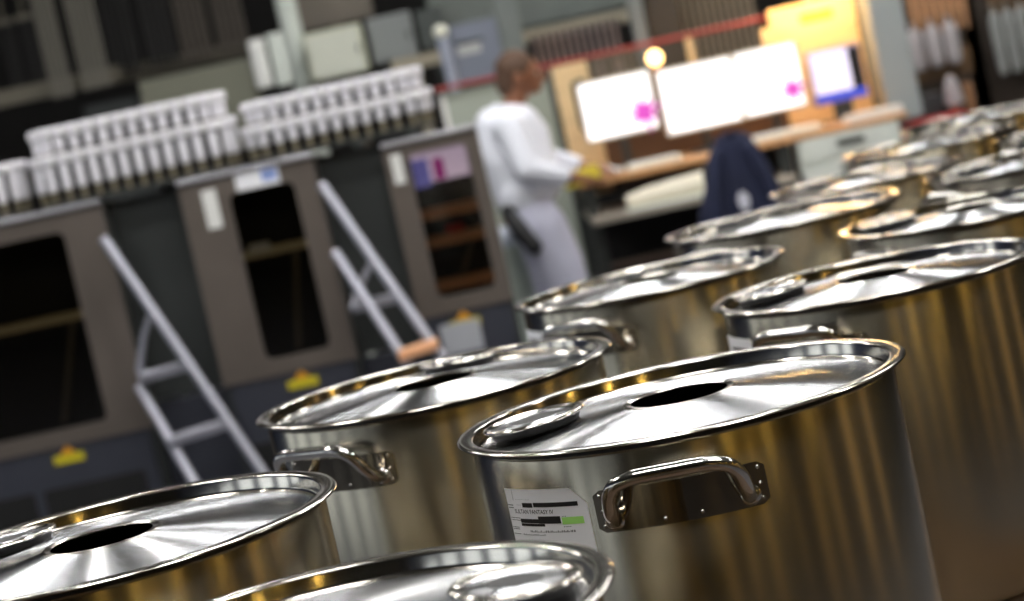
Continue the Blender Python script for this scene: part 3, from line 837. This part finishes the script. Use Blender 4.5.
for A_ in ARMS:
    b.limb(A_)
    w = Vector(A_[2][:3]); d = (w - Vector(A_[1][:3])).normalized(); d = Vector((d.x, d.y, d.z * .5 - .05)).normalized(); sd = Vector((-d.y, d.x, 0)).normalized()
    b.limb([tuple(w) + (.028,), tuple(w + d * .045) + (.030,), tuple(w + d * .085) + (.030,)]); b.limb([tuple(w + d * .085 - sd * .025) + (.014,), tuple(w + d * .085 + sd * .025) + (.014,)])
    for q, L in zip((-.030, -.010, .010, .030), (.066, .08, .074, .056)):
        k = w + d * .092 + sd * q * 1.15
        b.limb([tuple(k) + (.0095,), tuple(k + d * L * .5 + Vector((0, 0, -.004))) + (.0088,), tuple(k + d * L * .85 + Vector((0, 0, -.022))) + (.0078,)], 10)
    sgn = 1 if A_[0][1] < 0 else -1
    k = w + d * .03 + sd * .03 * sgn
    b.limb([tuple(k) + (.013,), tuple(k + d * .03 + sd * .028 * sgn) + (.0105,), tuple(k + d * .06 + sd * .034 * sgn + Vector((0, 0, -.012))) + (.0088,)], 10)
for s, fx in ((-1, .02), (1, -.05)):
    b.limb([(.04, s * .09, .92, .09), (fx + .10, s * .1, .5, .06), (fx + .06, s * .1, .10, .042)]); b.limb([(fx + .06, s * .1, .06, .042), (fx + .19, s * .11, .035, .032)])
b.build('body', SKIN, t, voxel=.0055)
h = MB(); h.ball((.085, 0, 1.69), .092, 20, (1.1, .95, 1.02)); h.ball((.03, 0, 1.63), .07, 14, (.8, 1.0, 1.1)); hm = h.build('hair', HAIR, t, voxel=.008)
bm = bmesh.new(); bm.from_mesh(hm.data)
bmesh.ops.bisect_plane(bm, geom=bm.verts[:] + bm.edges[:] + bm.faces[:], plane_co=(.155, 0, 1.69), plane_no=(.75, 0, -.66), clear_outer=True)
bm.to_mesh(hm.data); bm.free()
for s in (-1, 1): MB().ball((.180, s * .034, 1.652), .011, 10).build('eye', mat('eye_white', (190, 184, 176), .3), t); MB().ball((.1885, s * .035, 1.652), .0055, 8).build('pupil', INK, t.children[-1])
b = MB()
b.limb([(.02, 0, 1.40, .14), (-.0, 0, 1.25, .165), (.0, 0, 1.10, .155)], 20)
b.limb([(-.02, -.12, 1.42, .075), (-.02, .12, 1.42, .075)]); b.limb([(-.08, 0, 1.45, .085), (-.075, 0, 1.3, .11), (-.03, 0, 1.1, .11)])
b.limb([(-.02, -.07, 1.08, .115), (-.02, .07, 1.08, .115)]); b.limb([(.085, 0, 1.36, .10), (.085, 0, 1.12, .11)])
for A_ in ARMS:
    (x0, y0, z0, _), (x1, y1, z1, _), (x2, y2, z2, _) = A_
    b.limb([(x0, y0, z0, .078), (x1, y1, z1, .066), (x1 + .72 * (x2 - x1), y1 + .72 * (y2 - y1), z1 + .72 * (z2 - z1), .052)])
b.build('coat', COAT, t, voxel=.012)
MB().tube([(.045, -.075, 1.475), (-.02, -.06, 1.51), (-.05, 0, 1.525), (-.02, .06, 1.51), (.045, .075, 1.475)], .022, 10).build('collar', COAT, t)
b = MB(); b.limb([(.015, -.06, .95, .135), (.015, .06, .95, .135)], 18)
for s, fx in ((-1, .02), (1, -.05)):
    b.limb([(.045, s * .085, .90, .132), (.085 + fx * .5, s * .095, .72, .118), (fx + .10, s * .1, .50, .098), (fx + .06, s * .1, .12, .085)], 18)
b.build('trousers', TRS, t, voxel=.012)
for s, fx in ((-1, .02), (1, -.05)): MB().limb([(fx + .04, s * .1, .045, .045), (fx + .14, s * .105, .04, .045), (fx + .23, s * .11, .036, .036)]).build('shoe', WHT, t, voxel=.008)
b = MB(); b.limb([(-.10, -.155, 1.03, .035), (-.06, -.185, .93, .045), (-.01, -.20, .84, .042)]); b.build('belt_pouch', BLKP, t, voxel=.008)
tag(MB().prism(rrect(-.09, .09, -.035, .035, .01, 2), -.02, .02).build('yellow_sample', mat('yellow_sample', (222, 200, 60), .7), bevel=.004), 'yellow sample block held in front of the person in white', 'sample')
o = bpy.data.objects['yellow_sample']; o.location = (.455, 10.26, 1.115); o.rotation_euler = (0, -.15, .1)
t = thing('cloth_sheet', 'crumpled pale cloth under the hands of the person in white', 'cloth', (.565, 10.83, 1.066))
v = []; f = []; n = 14
for i in range(n + 1):
    for j in range(n + 1):
        x, y = (i / n - .5) * .26, (j / n - .5) * .16; v.append((x, y, .012 + .030 * (math.sin(x * 30) * math.cos(y * 37 + x * 11) + 1) * (1 - abs(i / n - .5) * 1.6)))
for i in range(n):
    for j in range(n): a = i * (n + 1) + j; f.append((a, a + n + 1, a + n + 2, a + 1))
q = MB().add(v, f).build('cloth', WHT, t, ang=180); md = q.modifiers.new('thick', 'SOLIDIFY'); md.thickness = .006
# bin behind the person
t = thing('waste_bin', 'pale grey-green waste bin standing behind the legs of the person', 'bin', (.03, 10.75, 0))
MB().lathe([(0, 0), (.10, 0), (.115, .8), (.122, .81), (.122, .83), (.11, .83), (.098, .02), (0, .02)], 28).build('body', mat('bin_plastic', (186, 196, 184), .5), t)
b = MB(); b.ball((-.0, 0, .86), .085, 14, (1, 1, .8)); b.ball((.02, -.05, .89), .045, 12); b.ball((-.04, -.03, .90), .05, 12); b.build('bag', mat('pale_bag', (206, 212, 226), .5), t, voxel=.01)

# ================================================================== behind the cabinets: pipes, boxes, beams, racks
def wbox(px0, py0, px1, py1, Y, dep, name, mt, label, cat, z0=None, z1=None, parent=None, bevel=.006):
    """box with a slim foot behind that carries it from the floor"""
    a = W(px0, py0, Y); c = W(px1, py1, Y)
    za, zb = max(a.z, c.z) if z1 is None else z1, min(a.z, c.z) if z0 is None else z0
    o = MB().box(a.x, c.x, Y, Y + dep, zb, za).box((a.x + c.x) / 2 - .04, (a.x + c.x) / 2 + .04, Y + dep - .06, Y + dep - .01, 0, zb + .01).build(name, mt, parent, bevel=bevel)
    if label: tag(o, label, cat)
    return o


BY = 13.6
BEAM = mat('beam_paint', (112, 106, 92), .6)


def bundle(px, py, Y, n, w, mt, label, h=1.2, group='hanging tube bundles'):
    p = W(px, py, Y); t = thing('tube_bundle', label, 'tubes', (p.x, Y, p.z), 0, group)
    for i in range(n):
        x = (i - (n - 1) / 2) * w
        MB().tube([(x, 0, .004 * (i % 2)), (x, .0, h * .5), (x, 0, h)], w * (.40 if i % 2 else .34), 10).build('tube', mt, t)
    MB().box(-n * w / 2, n * w / 2, -w * .6, w * .6, h, h + .04).build('header', BEAM, t)
    MB().tube([(0, 0, h + .04), (0, 0, 6 - p.z)], .01, 8).build('hanger', BEAM, t)
    return t


TGR = mat('grey_hose', (120, 116, 106), .6); TBR = mat('brown_grey_hose', (92, 84, 76), .6); TDK = mat('dark_hose', (34, 32, 31), .6)
bundle(64, 97, BY, 5, .029, TGR, 'narrower of the two bright grey hanging hose bundles at upper left', 1.1)
bundle(98, 88, BY, 6, .031, TGR, 'wider of the two bright grey hanging hose bundles at upper left', 1.1)
bundle(21, 93, BY + .5, 2, .05, TDK, 'dim dark hose bundle at the far upper left corner', .45)
bundle(40, 88, BY + .5, 2, .05, TDK, 'dim dark hose bundle beside the brighter pair at upper left', .45)
for px, py, n, mt, lab in ((128, 72, 5, TDK, 'dark hose bundle right of the bright pair'), (165, 64, 5, TDK, 'dark hose bundle above the olive duct'), (200, 60, 5, TBR, 'brownish hose bundle left of the pale column'), (236, 52, 5, TBR, 'brownish hose bundle beside the pale column')):
    bundle(px, py, BY + .6, n, .042, mt, lab, .7)
a = W(-30, 106, BY + .3); c = W(120, 73, BY + .3)
tag(MB().box(a.x, c.x, BY + .25, BY + .4, a.z - .05, a.z + .05).build('steel_beam', BEAM), 'dull horizontal beam behind the grey hose bundles at upper left', 'beam')
a = W(112, 80, BY + .8); c = W(262, 46, BY + .8)
tag(MB().box(a.x, c.x, BY + .75, BY + .9, a.z - .03, a.z + .07).build('steel_beam', BEAM), 'dull horizontal beam above the olive duct', 'beam')
wbox(138, 82, 258, 100, BY, .4, 'air_duct', mat('duct_olive', (128, 128, 112), .55, .2), 'olive grey box duct above the left carousel', 'duct', z0=1.6)
wbox(85, 118, 138, 95, BY + .3, .3, 'dark_cabinet', mat('dark_teal_sheet', (46, 50, 50), .5), 'dark box left of the olive duct behind the carousel', 'cabinet', z0=1.4)


def pillar(px, py, Y, r, z0, z1, name, label, cat, mt):
    p = W(px, py, Y); t = thing(name, label, cat, (p.x, Y, z0))
    MB().lathe([(0, 0), (r * .96, 0), (r, .02), (r, z1 - z0 - .02), (r * .96, z1 - z0), (0, z1 - z0)], 32).build('shaft', mt, t)
    if name == 'wall_canister': MB().lathe([(r * 1.04, 0), (r * 1.04, .03), (r * .9, .045), (0, .045)], 32, (0, 0, z1 - z0)).build('cap', mt, t)
    else: MB().lathe([(r, 0), (r * 1.25, 0), (r * 1.25, .06), (r, .08)], 32).build('base', mt, t)
    return t


PAL = mat('pale_green_white', (206, 212, 204), .5)
pillar(294, 40, 12.9, .062, 0, 5.99, 'building_column', 'tall pale green-white round column above the carousels', 'column', PAL)
zc = W(262, 88, 12.4).z; pillar(262, 70, 12.4, .05, zc, W(255, 48, 12.4).z, 'wall_canister', 'white upright canister left of the pale column', 'canister', WHT)
zc = W(284, 85, 12.4).z; pillar(280, 60, 12.4, .05, zc, W(272, 42, 12.4).z, 'wall_canister', 'pale canister tucked against the left of the pale column', 'canister', PAL)
CREM = mat('cream_sheet', (206, 208, 194), .5)


def box_thing(name, label, cat, px0, py0, px1, py1, Y, dep, mt, z0, z1, door=True, rim=None):
    a = W(px0, py0, Y); c = W(px1, py1, Y); t = thing(name, label, cat, ((a.x + c.x) / 2, Y, z0)); w = abs(c.x - a.x); h = z1 - z0
    MB().box(-w / 2, w / 2, 0, dep, 0, h).build('housing', rim or mt, t, bevel=.006)
    MB().box(-.03, .03, dep - .001, dep + .04, -z0, h).build('stand', DKG, t)
    if door:
        d = MB().box(-w / 2 + .012, w / 2 - .012, -.014, -.0005, .012, h - .012).build('door', mt, t, bevel=.004)
        MB().box(w / 2 - .04, w / 2 - .025, -.024, -.0145, h * .42, h * .58).build('handle', DKG, d)
    return t


box_thing('electrical_box', 'pale cream wall cabinet right of the pale column', 'cabinet', 306, 55, 363, 42, 12.6, .25, CREM, W(335, 78, 12.6).z, W(335, 28, 12.6).z, rim=mat('cream_edge', (198, 200, 174), .5))
box_thing('electrical_box', 'plain grey wall cabinet right of the cream one', 'cabinet', 369, 42, 413, 30, 12.7, .12, mat('mid_grey_sheet', (126, 130, 130), .5), W(392, 62, 12.7).z, W(392, 14, 12.7).z)
box_thing('electrical_box', 'dark green-grey wall cabinet left of the blue-grey dispenser', 'cabinet', 419, 35, 446, 28, 12.72, .07, mat('dark_green_grey', (62, 68, 66), .5), W(430, 50, 12.75).z, W(430, 8, 12.75).z)
wbox(298, 22, 372, 6, 13.2, .1, 'wall_board', mat('brown_board', (116, 108, 98), .7), 'brownish board above the cream wall cabinet', 'board', z0=W(335, 24, 13.2).z, z1=2.6)
# long beige beam and the green-grey hood above it
a = W(392, 68, 12.5); c = W(660, 5, 12.5)
tag(MB().box(a.x, c.x, 12.45, 12.55, a.z - .035, a.z + .04).box(a.x + .1, a.x + .16, 12.48, 12.54, 0, a.z - .03).box(c.x - .16, c.x - .1, 12.48, 12.54, 0, a.z - .03).build('cable_tray', mat('beige_tray', (150, 142, 124), .6), bevel=.006), 'long beige cable tray running behind the blue-grey dispenser', 'tray')
tag(MB().box(W(430, 20, 12.9).x, W(690, -30, 12.9).x, 12.85, 13.4, a.z + .06, a.z + .9).build('extract_hood', mat('hood_green_grey', (96, 102, 98), .6, noise=.1), bevel=.02), 'large green-grey hood above the beige cable tray', 'hood')
# blue-grey dispenser
BG = mat('blue_grey_enamel', (110, 116, 130), .45)
p = W(478, 84, 11.9); zt = W(470, 22, 11.9).z; t = thing('wall_dispenser', 'blue-grey dispenser with a round white cap above the partition', 'dispenser', (p.x, 11.9, p.z)); h = zt - p.z
MB().prism(rrect(-.10, .17, 0, h, .02, 3), 0, .2).build('housing', BG, t, bevel=.006)
MB().tube([(-.13, -.02, -.03), (-.135, -.02, h * .5), (-.14, -.02, h - .03)], .034, 16).build('side_column', mat('side_column_blue', (150, 156, 172), .4), t)
MB().ball((-.14, -.03, h - .02), .042, 14).build('cap', mat('cap_white', (220, 220, 204), .4), t)
MB().prism(rrect(-.07, .06, h * .5, h * .66, .008, 2), -.006, .002).build('paper_notice', mat('notice_grey', (170, 172, 172), .6), t)
MB().box(-.08, .08, -.010, .002, h * .68, h * .72).build('slot', BLK, t)
MB().box(.17, .30, .02, .2, .02, h + .12).build('side_tank', mat('tank_green_grey', (104, 110, 108), .5), t, bevel=.01)


# rod racks above the red rail
def rod_rack(px0, px1, Y, z0, z1, n, mt, label, r=.008, back=None):
    x0, x1 = px0, px1; t = thing('rod_rack', label, 'rack', ((x0 + x1) / 2, Y, z0), 0, 'rod racks behind the monitors')
    for i in range(n):
        x = (x0 - x1) / 2 + (x1 - x0) * (i + .5) / n
        MB().tube([(x, 0, 0), (x, 0, z1 - z0)], r, 8).build('rod', mt, t)
    MB().box((x0 - x1) / 2, (x1 - x0) / 2, .01, .03, (z1 - z0) - .03, z1 - z0).build('header', TDK, t); MB().box((x0 - x1) / 2, (x1 - x0) / 2, .01, .03, 0, .03).build('footer', TDK, t)
    for e_ in (-1, 1): MB().box(e_ * (x1 - x0) / 2 - .012, e_ * (x1 - x0) / 2 + .012, .03, .055, -z0, z1 - z0).build('upright', TDK, t)
    return t


RODP = mat('mauve_rod', (140, 126, 124), .5, .3); RODG = mat('grey_rod', (132, 124, 112), .5, .3)
rod_rack(.43, .93, 12.3, 1.45, 1.86, 12, RODP, 'rack of dark mauve rods above the left monitor', .011)
rod_rack(.70, .96, 11.9, 1.44, 1.67, 9, RODG, 'rack of short pale rods just above the left monitor', .009)
rod_rack(1.28, 1.72, 12.3, 1.42, 1.98, 11, RODG, 'rack of grey rods above the middle monitors', .013)
tag(MB().box(.985, 1.065, 12.0, 12.08, 0, 2.2).build('grey_post', GRY, bevel=.006), 'grey upright post above the globe lamp', 'post')
tag(MB().box(1.08, 1.26, 12.1, 12.3, 0, 1.95).build('dark_cabinet', mat('dark_brown_sheet', (58, 50, 42), .6), bevel=.006), 'dark brown cabinet right of the grey post above the monitors', 'cabinet')

# ------------------------------------------------------------------ yarn creel on the right
YC = 12.2
CPY = mat('copper_yarn', (196, 150, 112), .8, noise=.2, scale=10); WHY = mat('white_yarn', (190, 184, 186), .8, noise=.1, scale=10); BRY = mat('brown_yarn', (128, 100, 72), .8, noise=.25, scale=10); GRYY = mat('grey_yarn', (150, 152, 150), .8, noise=.12, scale=10)


def hank(px, py, Y, L, r, mt, label, group, tail=None):
    p = W(px, py, Y); t = thing('yarn_hank', label, 'yarn', (p.x, Y, p.z), 0, group); b = MB()
    for k in range(5):
        a = 2 * PI * k / 5; x, y = r * .5 * math.cos(a), r * .5 * math.sin(a)
        b.tube(smooth_path([(x * .3, y * .3, 0), (x * 1.2, y * 1.2, -L * .15), (x * 1.3, y * 1.3, -L * .6), (x * .8, y * .8, -L)], 4), [r * .3] * 2 + [r * .62] * 8 + [r * .62] * 2 + [r * .35], 8)
    b.build('strands', mt, t)
    MB().tube([(0, 0, -.005), (0, 0, .05)], r * .25, 8).build('loop', mt, t)
    MB().tube([(0, -.01, .046), (0, YC + .199 - Y, .046)], .005, 8).build('hook', DKG, t)
    return t


for i in range(7): hank(908 + 8.2 * i, 2 - 1.8 * i - 16, YC, .30, .0145, CPY, 'copper coloured yarn hank in the row hanging right of the grey panel', 'copper yarn hanks')
for i in range(3): hank(913 + 17.5 * i, 31 - 4 * i, YC - .12, .23, .036, WHY, 'white yarn bundle hanging below the copper hanks', 'white yarn bundles')
for i in range(6): hank(917 + 9.5 * i, 56 - 2.1 * i, YC - .04, .16, .0195, BRY, 'short brown yarn hank under the white bundles', 'brown yarn hanks')
for i in range(4): hank(993 + 13 * i, 12 - 2.8 * i, YC, .36, .028, GRYY, 'grey-white yarn bundle hanging at the upper right corner', 'grey yarn bundles')
for i in range(4): hank(990 + 11 * i, -8 - 2.4 * i, YC + .1, .16, .018, BRY, 'brown yarn hank above the grey-white bundles', 'upper brown hanks')
t = thing('yarn_creel', 'dark steel creel frame holding the hanging yarn at the right', 'rack', (3.0, YC + .25, 0))
FR = mat('creel_brown', (72, 62, 54), .6)
for x in (2.40, 2.93, 3.45): MB().box(x - .05, x + .05, YC + .2, YC + .3, 0, 2.4).build('upright', FR, t, bevel=.004)
for z in (1.10, 1.84, 2.3): MB().box(2.4, 3.45, YC + .22, YC + .28, z - .02, z + .02).build('crossbar', FR, t)
MB().box(2.36, 3.5, YC + .2, YC + .22, .02, 2.4).build('back_sheet', mat('creel_back', (64, 54, 46), .7), t)
settle(t)
a = W(914, 118, 11.7); t = thing('dark_bin', 'dark grey hopper with sloping front above the red box', 'bin', (W(914, 118, 11.7).x, 11.85, W(918, 122, 11.7).z))
MB().prism([(-.17, 0), (.2, 0), (.2, .13), (-.03, .13), (-.17, .05)], -.1, .15).build('hopper', mat('dark_slate', (66, 66, 68), .5), t, bevel=.006); MB().prism([(-.18, -.02), (.21, -.02), (.21, 0), (-.18, 0)], -.11, .16).build('rim', DKG, t); MB().box(-.06, .06, -.03, .05, -a.z - .0, -.02).build('stand', DKG, t)
p = W(938, 134, 11.3); t = thing('red_crate', 'red plastic crate below the dark hopper behind the far pots', 'crate', (p.x, 11.3, 0))
MB().box(-.17, .17, -.1, .2, .8, .8 + .17).build('crate', mat('red_crate_plastic', (190, 34, 30), .5), t, bevel=.006); MB().box(-.18, .18, -.11, .21, p.z + .0, p.z + .055).build('rim', MATS['red_crate_plastic'], t, bevel=.003)
MB().box(-.15, .15, -.08, .18, 0, .8).build('stand', DKG, t)
p = W(955, 104, 11.6); t = thing('yarn_cone', 'white yarn cone standing beside the copper post', 'yarn', (p.x, 11.6, p.z))
MB().lathe([(0, 0), (.05, 0), (.054, .02), (.036, .12), (.02, .15), (.012, .16), (0, .16)], 20).build('yarn', WHY, t); MB().lathe([(0, -.02), (.03, -.02), (.03, 0), (0, 0)], 16).build('core', COP, t)
MB().tube([(0, 0, -.02), (0, 0, -p.z)], .012, 8).build('spindle', DKG, t)
p = W(970, 100, 11.6); tag(MB().box(p.x - .022, p.x + .022, 11.58, 11.64, 0, W(966, 82, 11.6).z).build('copper_post', mat('brown_post', (150, 110, 76), .6), bevel=.006), 'copper brown upright post beside the white yarn cone', 'post')

# ------------------------------------------------------------------ look
wd = bpy.data.worlds.new('hall_air'); S.world = wd; wd.use_nodes = True
wd.node_tree.nodes['Background'].inputs[0].default_value = lin((90, 86, 80)); wd.node_tree.nodes['Background'].inputs[1].default_value = .1
vs = S.view_settings; vs.view_transform = 'Standard'; vs.look = 'None'; vs.gamma = 1; vs.use_curve_mapping = False; vs.exposure = 1.0
bpy.context.view_layer.update()
